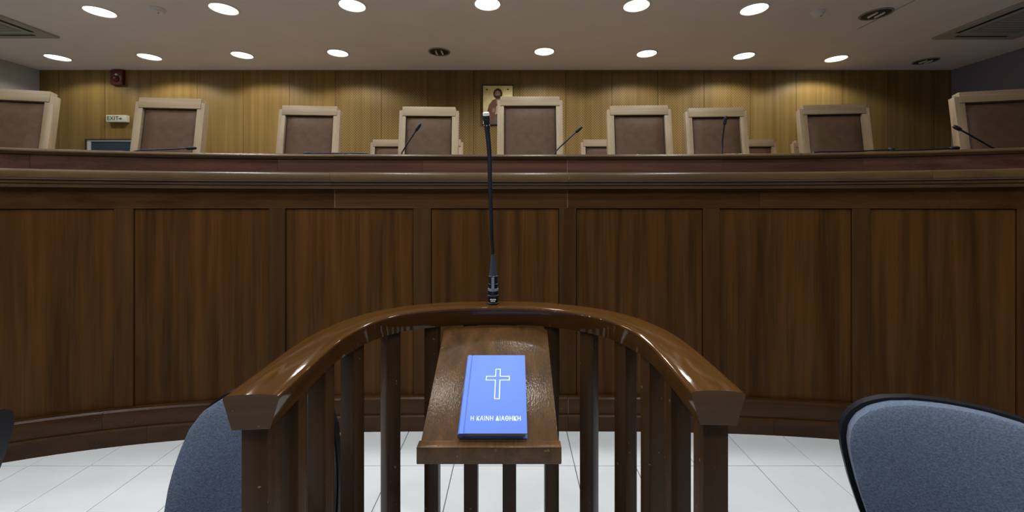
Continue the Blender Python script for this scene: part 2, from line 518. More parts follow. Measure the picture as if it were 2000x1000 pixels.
# ------------------------------------------------------------------ judges' armchairs (oak frame, brown leather)
def make_judge_chair(W=0.475, H=1.34, fr=0.052):
    root = empty('judge_armchair')
    h = W / 2
    rec = math.radians(8)
    # back leans about its foot at seat level
    R = Matrix.Translation((0, 0.20, 0.42)) @ Matrix.Rotation(-rec, 4, 'X')
    hb = (H - 0.42) / math.cos(rec)
    for s in (-1, 1):
        MB().box(s * h - (fr if s > 0 else 0), s * h + (fr if s < 0 else 0), -0.025, 0.03, -0.02, hb - 0.030, R).build('back_post', M['oak'], root, bevel=0.003)
    MB().box(-h + 0.024, h - 0.024, -0.030, 0.032, hb - 0.078, hb, R).build('top_rail', M['oak_h'], root, bevel=0.003)
    MB().box(-h + fr, h - fr, -0.022, 0.028, 0.02, 0.09, R).build('lower_rail', M['oak_h'], root, bevel=0.003)
    # padded leather panel
    x0, x1, z0, z1 = -h + fr + 0.002, h - fr - 0.002, 0.095, hb - 0.082
    MB().box(x0, x1, -0.005, 0.022, z0, z1, R).build('back_panel', M['seam'], root)
    nx, nz = 10, 14
    vs = []
    for j in range(nz + 1):
        for i in range(nx + 1):
            u, v = i / nx * 2 - 1, j / nz * 2 - 1
            puff = (1 - u ** 6) * (1 - v ** 10)
            vs.append(R @ Vector(((x0 + x1) / 2 + u * ((x1 - x0) / 2 - 0.008), -0.006 - 0.024 * puff ** 0.6, (z0 + z1) / 2 + v * ((z1 - z0) / 2 - 0.006))))
    m = MB()
    m.add(vs, [(j * (nx + 1) + i, j * (nx + 1) + i + 1, (j + 1) * (nx + 1) + i + 1, (j + 1) * (nx + 1) + i) for j in range(nz) for i in range(nx)])
    m.build('back_cushion', M['leather'], root, smooth=80)
    # seat, arms, legs
    MB().box(-h + 0.01, h - 0.01, -0.27, 0.20, 0.34, 0.41).build('seat_frame', M['oak_h'], root, bevel=0.004)
    MB().box(-h + 0.03, h - 0.03, -0.265, 0.175, 0.41, 0.48).build('seat_cushion', M['leather'], root, bevel=0.02, segs=3)
    for s in (-1, 1):
        MB().box(s * h - 0.025, s * h + 0.025, -0.27, -0.22, 0.0, 0.64).build('front_leg', M['oak'], root, bevel=0.003)
        MB().box(s * h - 0.025, s * h + 0.025, 0.19, 0.24, 0.0, 0.40).build('rear_leg', M['oak'], root, bevel=0.003)
        MB().box(s * h - 0.032, s * h + 0.032, -0.29, 0.235, 0.64, 0.672).build('armrest', M['oak_h'], root, bevel=0.006)
    return root
M['oak_h'] = wood('light_oak_cross', (0.20, 0.135, 0.072, 1), (0.30, 0.222, 0.132, 1), 'X', 0.45, 0.0, 150, 20, 0.05, 0.12, 0.1)
chair_a = make_judge_chair()
chair_b = make_judge_chair(0.535, 1.42, 0.054)
chair_c = make_judge_chair(0.455, 1.25, 0.048)
used = set()
def place_judge(src, x, d, rot, label, group, sx=1.0, z=PZ):
    o = src if src.name not in used else copy_tree(src)
    used.add(src.name)
    H = {chair_a.name: 1.34, chair_b.name: 1.42, chair_c.name: 1.25}[src.name]
    ytop = 0.20 + (H - 0.42) * math.tan(math.radians(8)) - 0.03
    r = math.radians(rot)
    o.rotation_euler = (0, 0, r)
    o.location = (x + math.sin(r) * ytop, d - math.cos(r) * ytop, z)
    o.scale = (sx, 1, 1)
    tag(o, label, 'chair', group)
    return o
G = 'judges armchairs along the bench'
rows = [   # centre column of the back, depth of its top, turn, width factor
    (chair_a, 22, 2.74, 14, 1.0, 'oak framed brown leather armchair cut off by the left edge of the picture'),
    (chair_a, 333, 2.97, 6, 1.0, 'oak framed brown leather armchair standing in front of the blue door'),
    (chair_a, 605, 3.20, 4, 1.0, 'oak framed brown leather armchair right of the one before the blue door'),
    (chair_a, 838, 3.23, 2, 1.0, 'oak framed brown leather armchair just left of the icon, slanting microphone before it'),
    (chair_b, 1035, 3.22, 0, 0.98, 'tallest oak and brown leather armchair, overlapping the icon on the wall'),
    (chair_a, 1248, 3.19, -2, 1.07, 'oak framed brown leather armchair next on the right of the tallest one'),
    (chair_a, 1398, 3.26, -4, 1.02, 'oak framed brown leather armchair with an upright microphone in front of its back'),
    (chair_a, 1629, 3.16, -6, 1.08, 'oak framed brown leather armchair behind the microphones lying flat on the right'),
    (chair_a, 1955, 2.76, -14, 1.1, 'oak framed brown leather armchair cut off by the right edge of the picture'),
]
for src, px, d, rot, sx, lab in rows:
    place_judge(src, (px - CX) / F * d, d, rot, lab, G, sx)
G2 = 'lower armchairs in the second row'
for px, d, rot, lab in [(765, 4.30, 0, 'low back row armchair peeping out left of the chair beside the icon'),
                        (863, 4.30, 0, 'low back row armchair almost hidden behind the chair left of the icon'),
                        (1176, 4.30, 0, 'low back row armchair showing between the tallest chair and its right neighbour'),
                        (1473, 4.30, -3, 'low back row armchair showing right of the chair with the upright microphone'),
                        (1592, 4.34, -3, 'low back row armchair of which only the left post shows beside the large right chair')]:
    place_judge(chair_c, (px - CX) / F * d, d, rot, lab, G2)

# ------------------------------------------------------------------ microphones on the bench
def gooseneck(name, base, path, label, group='gooseneck microphones on the judges bench', head=0.06, r=0.0045, rh=0.010):
    """base: point on the worktop; path: neck points to the start of the head and on to its tip"""
    root = empty(name, base, label=label, cat='microphone', group=group)
    b = Vector(base)
    MB().box(-0.055, 0.055, -0.05, 0.05, 0, 0.032).build('base', M['black'], root, bevel=0.008)
    MB().lathe([(0.014, 0.03), (0.013, 0.05), (0.007, 0.06)], seg=12).build('collar', M['blackmetal'], root, smooth=40)
    pts = [Vector((0, 0, 0.05))] + [Vector(p) - b for p in path]
    cu = catmull(pts, 8)
    L = [0]
    for p, q in zip(cu[:-1], cu[1:]):
        L.append(L[-1] + (q - p).length)
    k = next(i for i, l in enumerate(L) if l >= L[-1] - head)
    MB().tube(cu[:k + 1], r, 8).build('neck', M['blackmetal'], root, smooth=60)
    hp = cu[k:]
    t = (hp[-1] - hp[0])
    ring = [hp[0] + t * f for f in (0, 0.06, 0.2, 0.75, 0.93, 1.0)]
    MB().tube(ring, [r * 1.2, rh * 0.8, rh, rh, rh * 0.8, rh * 0.3], 12).build('head', M['black'], root, smooth=50)
    return root
ZT = 1.507
def desk_base(px, back=0.20):
    x = px2x(px)
    p = bench_pt(x, -back, ZT)
    return p
def mic(px0, pts, label, **k):
    """pts: (column, row, depth) of the visible run"""
    b = desk_base(px0)
    P = [at(px, py, d) for px, py, d in pts]
    return gooseneck('desk_microphone', b, P, label, **k)
mic(262, [(262, 300, 2.40), (272, 294, 2.40), (330, 291.5, 2.42), (384, 289, 2.44)], 'gooseneck microphone bent flat before the chair at the blue door')
mic(716, [(722, 303, 2.56), (712, 300, 2.56), (660, 299.5, 2.56), (592, 299.5, 2.56)], 'gooseneck microphone bent flat pointing left, on the bench right of the third chair')
mic(783, [(785, 303, 2.54), (790, 290, 2.54), (806, 265, 2.52), (822, 241, 2.50)], 'gooseneck microphone slanting right before the chair left of the icon')
mic(1078, [(1081, 303, 2.54), (1090, 291, 2.54), (1112, 270, 2.52), (1137, 247, 2.50)], 'gooseneck microphone slanting right beside the tallest chair')
mic(1408, [(1408, 301, 2.50), (1411, 275, 2.50), (1414, 250, 2.48), (1418, 226, 2.46)], 'upright gooseneck microphone standing before the chair right of centre')
mic(1588, [(1585, 301, 2.40), (1596, 297, 2.40), (1660, 296, 2.38), (1747, 292, 2.36)], 'gooseneck microphone bent flat, head in front of the empty dark wall on the right', rh=0.013)
mic(1738, [(1734, 298, 2.30), (1746, 294.5, 2.30), (1800, 292.5, 2.28), (1874, 289, 2.25)], 'gooseneck microphone bent flat with head against the rightmost chair', rh=0.011)
mic(1950, [(1950, 296, 2.24), (1935, 287, 2.22), (1900, 267, 2.20), (1862, 246, 2.18)], 'gooseneck microphone slanting left before the rightmost chair')

# ------------------------------------------------------------------ things on the back wall
YW = Y_BACK
# icon
ic = at(972.5, 205.5, YW)
icon = empty('icon_painting', (ic.x, YW, ic.z), (PI / 2, 0, 0), label='gold ground icon of a bearded figure in a red robe on the panelled wall', cat='painting')
W2, H2 = 0.207, 0.267
MB().box(-W2, W2, -H2, H2, 0, 0.02).build('panel', M['gold'], icon)
m = MB()
for a, b, c, d in ((-W2 - 0.014, -W2, -H2 - 0.014, H2 + 0.014), (W2, W2 + 0.014, -H2 - 0.014, H2 + 0.014), (-W2, W2, H2, H2 + 0.014), (-W2, W2, -H2 - 0.014, -H2)):
    m.box(a, b, c, d, 0, 0.024)
m.build('frame', M['darkframe'], icon)
def ell(cx, cy, rx, ry, n=28, a0=0):
    return [(cx + rx * math.cos(2 * PI * k / n + a0), cy + ry * math.sin(2 * PI * k / n + a0)) for k in range(n)]
MB().poly([(-0.135, -0.267), (-0.150, -0.10), (-0.125, 0.0), (-0.075, 0.065), (-0.02, 0.09), (0.05, 0.085), (0.10, 0.05), (0.145, -0.03), (0.16, -0.267)], 0.019, 0.0212).build('robe', M['robe'], icon)
MB().poly([(-0.06, -0.267), (-0.055, -0.18), (-0.02, -0.15), (0.04, -0.09), (0.10, 0.0), (0.13, 0.02), (0.15, -0.03), (0.16, -0.267)], 0.0208, 0.0218).build('cloak', M['cloak'], icon)
MB().poly(ell(0.0, 0.155, 0.064, 0.074), 0.019, 0.0222).build('hair', M['hair'], icon)
MB().poly([(-0.022, 0.02), (0.03, 0.02), (0.034, 0.10), (-0.026, 0.10)], 0.0212, 0.0218).build('neck', M['skin'], icon)
MB().poly(ell(-0.004, 0.148, 0.038, 0.050), 0.0215, 0.0232).build('face', M['skin'], icon)
MB().poly([(-0.040, 0.142), (-0.026, 0.128), (0.018, 0.128), (0.032, 0.142), (0.026, 0.105), (-0.004, 0.082), (-0.034, 0.105)], 0.0228, 0.0238).build('beard', M['hair'], icon)
for s in (-1, 1):
    MB().poly(ell(-0.004 + s * 0.016, 0.160, 0.008, 0.004, 10), 0.0230, 0.0240).build('eye', M['hair'], icon)
MB().poly([(-0.040, -0.135), (0.045, -0.11), (0.058, 0.005), (-0.022, -0.02)], 0.0216, 0.0240).build('book', M['parch'], icon)
MB().poly(ell(-0.06, -0.075, 0.018, 0.035, 12), 0.0216, 0.0238).build('hand', M['skin'], icon)
for cx in (-0.155, 0.140):
    MB().poly(ell(cx, 0.215, 0.017, 0.010, 12), 0.0198, 0.0204).build('emblem', M['robe'], icon)

# exit sign
def text_mesh(s, size, name, mat, parent, ext=0.0006, bold=0.0, wide=1.0):
    cu = bpy.data.curves.new(name, 'FONT')
    cu.body = s
    cu.size = size
    cu.align_x = 'CENTER'
    cu.align_y = 'CENTER'
    cu.extrude = ext
    cu.offset = bold
    cu.resolution_u = 3
    cu.space_character = 1.08
    t = bpy.data.objects.new(name, cu)
    C.objects.link(t)
    dg = bpy.context.evaluated_depsgraph_get()
    me = bpy.data.meshes.new_from_object(t.evaluated_get(dg))
    bpy.data.objects.remove(t)
    bpy.data.curves.remove(cu)
    me.materials.clear()
    me.materials.append(mat)
    o = bpy.data.objects.new(name, me)
    C.objects.link(o)
    o.parent = parent
    return o
es = at(230, 232, YW - 0.03)
sign = empty('exit_sign', (es.x, YW, es.z), (PI / 2, 0, 0), label='small pale exit sign box with green letters above the blue door', cat='sign')
MB().box(-0.14, 0.14, -0.048, 0.048, 0, 0.055).build('housing', M['signwhite'], sign, bevel=0.006)
t = text_mesh('EXIT', 0.075, 'lettering', M['green'], sign, bold=0.0015)
t.location = (-0.045, 0.0, 0.0556)
MB().poly([(0.035, 0.004), (0.058, 0.004), (0.058, 0.018), (0.085, -0.003), (0.058, -0.024), (0.058, -0.010), (0.035, -0.010)], 0.0552, 0.0562).build('arrow', M['green'], sign)

# red alarm sounder
al = at(233.5, 153, YW)
alarm = empty('fire_alarm', (al.x, YW, al.z), (PI / 2, 0, 0), label='dark red fire alarm sounder high on the wall under the ceiling', cat='alarm')
MB().box(-0.085, 0.085, -0.105, 0.105, 0, 0.05).build('body', M['red'], alarm, bevel=0.012)
MB().lathe([(0.045, 0.048), (0.044, 0.06), (0.036, 0.072), (0.015, 0.078)], seg=20).build('horn', M['red'], alarm, smooth=50).location = (0, -0.02, 0)
MB().lathe([(0.016, 0.045), (0.015, 0.062), (0.008, 0.070)], seg=14).build('strobe_lens', M['pearl'], alarm, smooth=50).location = (0.01, 0.035, 0)

# ------------------------------------------------------------------ ceiling: downlights, detectors, cassettes
def make_downlight(lit):
    root = empty('downlight')
    MB().loft([[Vector((r * math.cos(2 * PI * k / 32), r * math.sin(2 * PI * k / 32), z)) for k in range(32)]
               for r, z in ((0.118, 0.0), (0.135, 0.0), (0.132, -0.008), (0.120, -0.010), (0.114, -0.004), (0.114, 0.0))], caps=False).build('trim_ring', M['whiteplastic'] if lit else M['grille'], root, smooth=50)
    if lit:
        MB().lathe([(0.114, -0.001), (0.114, -0.004), (0.06, -0.006), (0.01, -0.0065)], seg=32).build('diffuser', M['lamp'], root, smooth=60)
    else:
        MB().lathe([(0.114, -0.001), (0.114, -0.003), (0.01, -0.0035)], seg=32).build('reflector', M['darkcan'], root, smooth=60)
        for s in (-1, 1):
            MB().tube([(s * 0.035, -0.05, -0.012), (s * 0.035, 0.05, -0.012)], 0.011, 8).build('bulb', M['whiteplastic'], root, smooth=50)
    return root
dl_on, dl_off = make_downlight(True), make_downlight(False)
first = {True: True, False: True}
def spot(loc, watt, col, name='lamp_light', size=153, blend=0.28):
    l = bpy.data.lights.new(name, 'SPOT')
    l.energy = watt
    l.color = col
    l.spot_size = math.radians(size)
    l.spot_blend = blend
    l.shadow_soft_size = 0.07
    o = bpy.data.objects.new(name, l)
    C.objects.link(o)
    o.location = loc
    return o
def place_dl(x, d, lit, label, group, watt, col, **k):
    src = dl_on if lit else dl_off
    o = src if first[lit] else copy_tree(src)
    first[lit] = False
    o.location = (x, d, Z_CEIL)
    tag(o, label, 'light', group)
    if lit:
        s = spot((0, 0, -0.02), watt, col, **k)
        s.parent = o
ORD = ['first', 'second', 'third', 'fourth', 'fifth', 'sixth', 'seventh', 'eighth', 'ninth', 'tenth']
r1 = [(113, 112, 1), (292, 110.5, 1), (473, 107, 1), (660, 103, 1), (858, 101, 0), (1063, 100, 1), (1263, 104, 1), (1453, 108.5, 1), (1633, 114, 1), (1808, 119, 0)]
r2 = [(195, 22, 1), (437, 16.5, 1), (688, 10, 1), (952, 7, 1), (1243, 10, 1), (1473, 17, 1), (1711, 27, 0)]
for g, row, nm in ((0, r1, 'row nearest the back wall'), (1, r2, 'row nearer the viewer')):
    for i, (px, py, on) in enumerate(row):
        d = F * (Z_CEIL - CZ) / (HY - py)
        lab = ('lit round ceiling downlight' if on else 'unlit dark round ceiling downlight') + ', ' + ORD[i] + ' from the left in the ' + nm
        place_dl((px - CX) / F * d, d, bool(on), lab, 'ceiling downlights', BENCH_LAMP_W, LAMP_COL)
for y in (2.45, 1.2, -0.2, -1.8, -3.4):       # the lamps at the right-hand side of the hall are switched off, as in the rows in view
    for i in range(6):            # and so are the rows behind the viewer
        x = -3.7 + 1.3 * i
        place_dl(x, y, (x < 1.7 if y < 2 else -3 < x < 1.7) and y > -1, 'round ceiling downlight over the public side, outside the picture', 'downlights over the public side', ROOM_LAMP_W, ROOM_COL)

def detector(px, py, label):
    d = F * (Z_CEIL - CZ) / (HY - py)
    o = empty('smoke_detector', ((px - CX) / F * d, d, Z_CEIL), label=label, cat='smoke detector', group='smoke detectors on the ceiling')
    MB().lathe([(0.062, 0.0), (0.062, -0.015), (0.055, -0.02)], seg=24).build('mount', M['whiteplastic'], o, smooth=40)
    MB().lathe([(0.050, -0.018), (0.048, -0.036), (0.036, -0.048), (0.01, -0.051)], seg=24).build('sensor', M['whiteplastic'], o, smooth=40)
    MB().lathe([(0.006, -0.03), (0.006, -0.053), (0.002, -0.055)], seg=8, org=(0.02, -0.02, 0)).build('indicator', M['red'], o)
detector(309, 17, 'white smoke detector on the left half of the ceiling')
detector(1597, 23, 'white smoke detector on the right half of the ceiling')

def cassette(x0, y0, s, label):
    o = empty('ceiling_air_conditioner', (x0 + s / 2, y0 + s / 2, Z_CEIL), label=label, cat='air conditioner', group='ceiling cassettes')
    h = s / 2
    m = MB()
    m.box(-h, h, -h, h, -0.022, 0)
    m.build('casing', M['casing'], o, bevel=0.006)
    for k in range(4):
        Rm = Matrix.Rotation(k * PI / 2, 4, 'Z')
        MB().box(-h * 0.62, h * 0.62, h * 0.74, h * 0.83, -0.0245, -0.021, Rm).build('air_slot', M['slot'], o)
        MB().box(-h * 0.62, h * 0.62, h * 0.72, h * 0.745, -0.028, -0.021, Rm).build('louver', M['casing'], o)
    g = MB().box(-h * 0.58, h * 0.58, -h * 0.58, h * 0.58, -0.027, -0.021).build('grille', M['grille'], o, bevel=0.002)
    for k in range(9):
        y = -h * 0.5 + h * k / 9 * 1.05
        MB().box(-h * 0.52, h * 0.52, y, y + 0.014, -0.030, -0.0265).build('grille_slat', M['casing'], g)
cassette(-6.02, 3.57, 0.92, 'square ceiling air conditioning cassette in the left corner of the picture')
cassette(4.73, 3.60, 0.92, 'square ceiling air conditioning cassette in the right corner of the picture')

# ------------------------------------------------------------------ witness stand
stand = empty('witness_stand', (-0.05, 0.95, 0), label='curved dark wooden witness stand with slatted sides and sloping desk', cat='stand')
SO = Vector((-0.05, 0.95, 0))
ctrl = [(-.4155, .632), (-.423, .735), (-.430, .845), (-.427, .94), (-.394, 1.06), (-.322, 1.148), (-.20, 1.20), (-.06, 1.212), (.05, 1.207), (.142, 1.178), (.230, 1.128), (.288, 1.062), (.326, .97), (.338, .88), (.337, .775), (.331, .645)]
cp = catmull([(x, y, 0) for x, y in ctrl], 6)
cum = [0]
for p, q in zip(cp[:-1], cp[1:]):
    cum.append(cum[-1] + (q - p).length)
TL = cum[-1]
def on_path(s):
    s = min(max(s, 0), TL)
    i = next((k for k in range(len(cum) - 1) if cum[k + 1] >= s), len(cum) - 2)
    f = (s - cum[i]) / (cum[i + 1] - cum[i])
    p = cp[i].lerp(cp[i + 1], f)
    a, b = cp[max(i - 2, 0)], cp[min(i + 3, len(cp) - 1)]
    t = (b - a).normalized()
    return p, t
def rail_sweep(name, prof, mat, s0, s1, n=90):
    m = MB()
    rings = []
    uvr = []
    for k in range(n + 1):
        s = s0 + (s1 - s0) * k / n
        p, t = on_path(s)
        nrm = Vector((-t.y, t.x, 0))
        rings.append([p + nrm * o + Vector((0, 0, z)) - SO for o, z in prof])
    m.loft(rings)
    me = bpy.data.meshes.new(name)
    me.from_pydata(m.v, [], m.f)
    uvl = me.uv_layers.new(name='UVMap')
    np_ = len(prof)
    for poly in me.polygons:
        idx = [me.loops[l].vertex_index for l in poly.loop_indices]
        ks = [i % np_ for i in idx]
        wrap = max(ks) - min(ks) > np_ / 2 and len(idx) == 4
        for l, vi in zip(poly.loop_indices, idx):
            kk = vi % np_
            if wrap and kk == 0:
                kk = np_
            if len(idx) == 4:
                uvl.data[l].uv = (s0 + (s1 - s0) * (vi // np_) / n, kk * 0.012)
            else:
                uvl.data[l].uv = (prof[vi % np_][0] * 0.3, prof[vi % np_][1])
    bm = bmesh.new(); bm.from_mesh(me)
    bmesh.ops.recalc_face_normals(bm, faces=bm.faces)
    bm.to_mesh(me); bm.free()
    for p in me.polygons:
        p.use_smooth = True
    me.set_sharp_from_angle(angle=math.radians(28))
    me.materials.append(mat)
    o = bpy.data.objects.new(name, me)
    C.objects.link(o)
    o.parent = stand
    return o
half = [(0.029, 0.944), (0.0425, 0.991), (0.0428, 0.9935), (0.0418, 0.9957), (0.0396, 0.9972), (0.033, 0.9984), (0.020, 0.9995), (0.0, 1.0)]
prof = half + [(-x, z) for x, z in reversed(half[:-1])]
rail_sweep('handrail', prof, M['handrail'], 0, TL)
rail_sweep('bottom_rail', [(0.028, 0.03), (0.028, 0.09), (-0.028, 0.09), (-0.028, 0.03)], M['handrail'], 0.0, TL)
# square balusters, evenly spread along the rail
def path_s_at(px):
    """arc length whose rail point is seen in that column"""
    best = min(range(400), key=lambda k: abs((lambda p: CX + F * p.x / p.y - px)(on_path(TL * k / 399)[0])))
    return TL * best / 399
bal_px = [509, 571, 627, 688, 764, 844, 921, 996, 1076, 1152, 1221, 1275, 1323, 1383]
for i, px in enumerate(bal_px):
    s = path_s_at(px)
    if i == 0: s = 0.030
    if i == len(bal_px) - 1: s = TL - 0.030
    p, t = on_path(s)
    ang = math.atan2(t.y, t.x)
    if 4 < i < 9:
        ang = 0
    Rm = Matrix.Translation(p - SO) @ Matrix.Rotation(ang, 4, 'Z')
    a = 0.0205
    MB().box(-a, a, -a, a, 0.0, 0.946, Rm).build('baluster', M['baluster'], stand, bevel=0.0025)
# sloping desk
dy0, dz0, dy1, dz1 = 0.867, 0.783, 1.168, 0.940
sl = math.atan2(dz1 - dz0, dy1 - dy0)
LB = math.hypot(dz1 - dz0, dy1 - dy0)
DM = Matrix.Translation(Vector((-0.052, dy0, dz0)) - SO) @ Matrix.Rotation(sl, 4, 'X')
hw = 0.150
out = [(-hw, 0.0), (hw, 0.0), (hw, LB - 0.010)] + [(hw * math.cos(a), LB - 0.010 + 0.022 * math.sin(a)) for a in [PI * k / 12 for k in range(1, 12)]] + [(-hw, LB - 0.010)]
MB().poly(out, -0.024, 0.0, DM).build('desk_board', M['desk'], stand, bevel=0.002)
MB().box(-hw - 0.004, hw + 0.004, -0.022, 0.004, -0.033, 0.004, Matrix.Translation(Vector((-0.052, dy0, dz0)) - SO)).build('desk_lip', M['handrail_x'] if 'handrail_x' in M else M['desk'], stand, bevel=0.003)
MB().box(-hw + 0.02, hw - 0.02, 0.02, 0.045, -0.06, -0.024, DM).build('bearer', M['baluster'], stand)
for s in (-1, 1):
    MB().box(s * 0.115 - 0.012, s * 0.115 + 0.012, 0.02, LB - 0.02, -0.05, -0.024, DM).build('bracket', M['baluster'], stand)

# book on the desk
bk0 = 0.008
th = 0.020
BM = Matrix.Translation((-0.044, dy0, dz0)) @ Matrix.Rotation(sl, 4, 'X') @ Matrix.Translation((0, bk0, 0.0006))
book = empty('book', (0, 0, 0), label='blue cloth bound book with silver cross lying on the sloping desk', cat='book')
book.matrix_world = BM
bw, bh = 0.074, 0.213
MB().box(-bw + 0.004, bw - 0.004, 0.004, bh - 0.004, 0.0025, th - 0.0025).build('pages', M['pages'], book)
MB().box(-bw, bw, 0, bh, 0, 0.0025).build('back_cover', M['bluecloth'], book, bevel=0.0008)
MB().box(-bw + 0.011, bw, 0, bh, th - 0.0027, th).build('front_cover', M['bluecloth'], book, bevel=0.0009)
m = MB()
ring = []
for yy in (0.0, bh):
    pts = []
    for k in range(9):
        a = PI / 2 + PI * k / 8
        pts.append(Vector((-bw + 0.001 + 0.005 * math.cos(a), yy, th / 2 + (th / 2) * math.sin(a))))
    pts += [Vector((-bw + 0.0085, yy, 0.0)), Vector((-bw + 0.0085, yy, th - 0.0003))]
    ring.append(pts)
m.loft(ring)
m.build('spine', M['bluecloth'], book, smooth=50)
MB().box(-bw + 0.0084, -bw + 0.0112, 0.0005, bh - 0.0005, th - 0.003, th - 0.0012).build('hinge_groove', M['bluecloth_d'], book)
# outlined cross
cxx, y0c, y1c, yac, hc, bwid = -0.003 + 0.008, 0.083, 0.169, 0.141, 0.0295, 0.0066
outl = [(-bwid, y0c), (bwid, y0c), (bwid, yac - bwid), (hc, yac - bwid), (hc, yac + bwid), (bwid, yac + bwid), (bwid, y1c), (-bwid, y1c), (-bwid, yac + bwid), (-hc, yac + bwid), (-hc, yac - bwid), (-bwid, yac - bwid)]
wd = 0.0021
inn = []
n = len(outl)
for i in range(n):
    p, q, r = Vector(outl[i - 1]), Vector(outl[i]), Vector(outl[(i + 1) % n])
    e1, e2 = (q - p).normalized(), (r - q).normalized()
    n1, n2 = Vector((-e1.y, e1.x)), Vector((-e2.y, e2.x))
    inn.append(q + (n1 + n2) * wd)
m = MB()
m.add([(x + cxx, y, th + 0.0004) for x, y in outl] + [(p.x + cxx, p.y, th + 0.0004) for p in inn], [(i, (i + 1) % n, n + (i + 1) % n, n + i) for i in range(n)])
m.build('cross', M['silver'], book)
t = text_mesh('\u0397 \u039A\u0391\u0399\u039D\u0397 \u0394\u0399\u0391\u0398\u0397\u039A\u0397', 0.0155, 'title_lettering', M['silver'], book, 0.0002, 0.00012)
wt = t.dimensions.x
t.scale = (0.112 / wt if wt else 1, 1, 1)
t.location = (0.004, 0.034, th + 0.0002)

# microphone on the handrail
p0, _ = on_path(path_s_at(962))
mb = Vector((p0.x, p0.y, 1.0))
mic0 = empty('witness_microphone', mb, label='long black gooseneck microphone on the witness stand handrail', cat='microphone')
MB().lathe([(0.0175, 0.0), (0.0175, 0.004), (0.0155, 0.006), (0.0160, 0.020), (0.0170, 0.022), (0.0170, 0.026), (0.0150, 0.028)], seg=24).build('socket', M['black'], mic0, smooth=35)
m = MB()
for k in range(2):
    for j in range(4 - k):
        m.box(-0.008 + j * 0.0045 + k * 0.002, -0.0045 + j * 0.0045 + k * 0.002, -0.0168, -0.0150, 0.0145 - k * 0.005, 0.0175 - k * 0.005)
m.build('badge', M['whitemark'], mic0)
MB().lathe([(0.0142, 0.026), (0.0148, 0.034), (0.0155, 0.040), (0.0155, 0.046), (0.0135, 0.048), (0.0135, 0.056), (0.0152, 0.057), (0.0152, 0.061), (0.0132, 0.062), (0.0132, 0.078), (0.0148, 0.079), (0.0148, 0.084), (0.0125, 0.086)], seg=24).build('connector', M['blackmetal'], mic0, smooth=35)
MB().box(-0.0042, 0.0042, -0.0175, -0.0120, 0.046, 0.082).build('latch', M['bluegrey_metal'], mic0, bevel=0.001)
MB().lathe([(0.0158, 0.0400), (0.0160, 0.0425), (0.0160, 0.0455), (0.0156, 0.0475)], seg=24).build('collar', M['bluegrey_metal'], mic0, smooth=35)
MB().lathe([(0.0125, 0.085), (0.0110, 0.098), (0.0085, 0.118), (0.0068, 0.135), (0.0060, 0.150)], seg=20).build('strain_relief', M['boot'], mic0, smooth=50)
dn = lambda py: 0
cols = [(962, 490, 1.208), (961, 470, 1.208), (960, 440, 1.205), (958.5, 400, 1.195), (957, 360, 1.178), (956.5, 320, 1.155), (955, 290, 1.135), (953, 268, 1.118), (951.5, 252, 1.106)]
neck = [at(*c) - mb for c in cols]
neck = [Vector((0, 0.0, 0.14))] + neck[1:]
cu = catmull(neck, 6)
MB().tube(cu, [0.0047 + 0.0026 * i / (len(cu) - 1) for i in range(len(cu))], 14).build('gooseneck', M['blackmetal'], mic0, smooth=60)
e0 = cu[-1]
e1 = at(949.5, 225, 1.090) - mb
t_ = (e1 - e0)
MB().tube([e0 - t_ * 0.3, e0, e0 + t_ * 0.15, e0 + t_ * 0.6, e0 + t_ * 0.62, e0 + t_ * 0.96, e1], [0.0070, 0.0074, 0.0080, 0.0086, 0.0092, 0.0092, 0.0085], 18).build('capsule', M['black'], mic0, smooth=40)
MB().tube([e1 - t_ * 0.02, e1 + t_ * 0.14, e1 + t_ * 0.20, e1 + t_ * 0.22], [0.0088, 0.0088, 0.0080, 0.003], 16).build('highlight_tip', M['pearl'], mic0, smooth=60)['label'] = 'pale tip painted as the highlight on the capsule'  # bright highlight on the capsule's top, put in as a pale end piece
for k in range(6):
    a = 2 * PI * k / 6
    q = e0 + t_ * 0.30
    ax = t_.normalized()
    u = ax.cross(Vector((1, 0, 0))).normalized()
    v = ax.cross(u)
    c0 = q + (u * math.cos(a) + v * math.sin(a)) * 0.0078
    MB().tube([c0, c0 + (u * math.cos(a) + v * math.sin(a)) * 0.0012], 0.0013, 8).build('port', M['whitemark'], mic0)

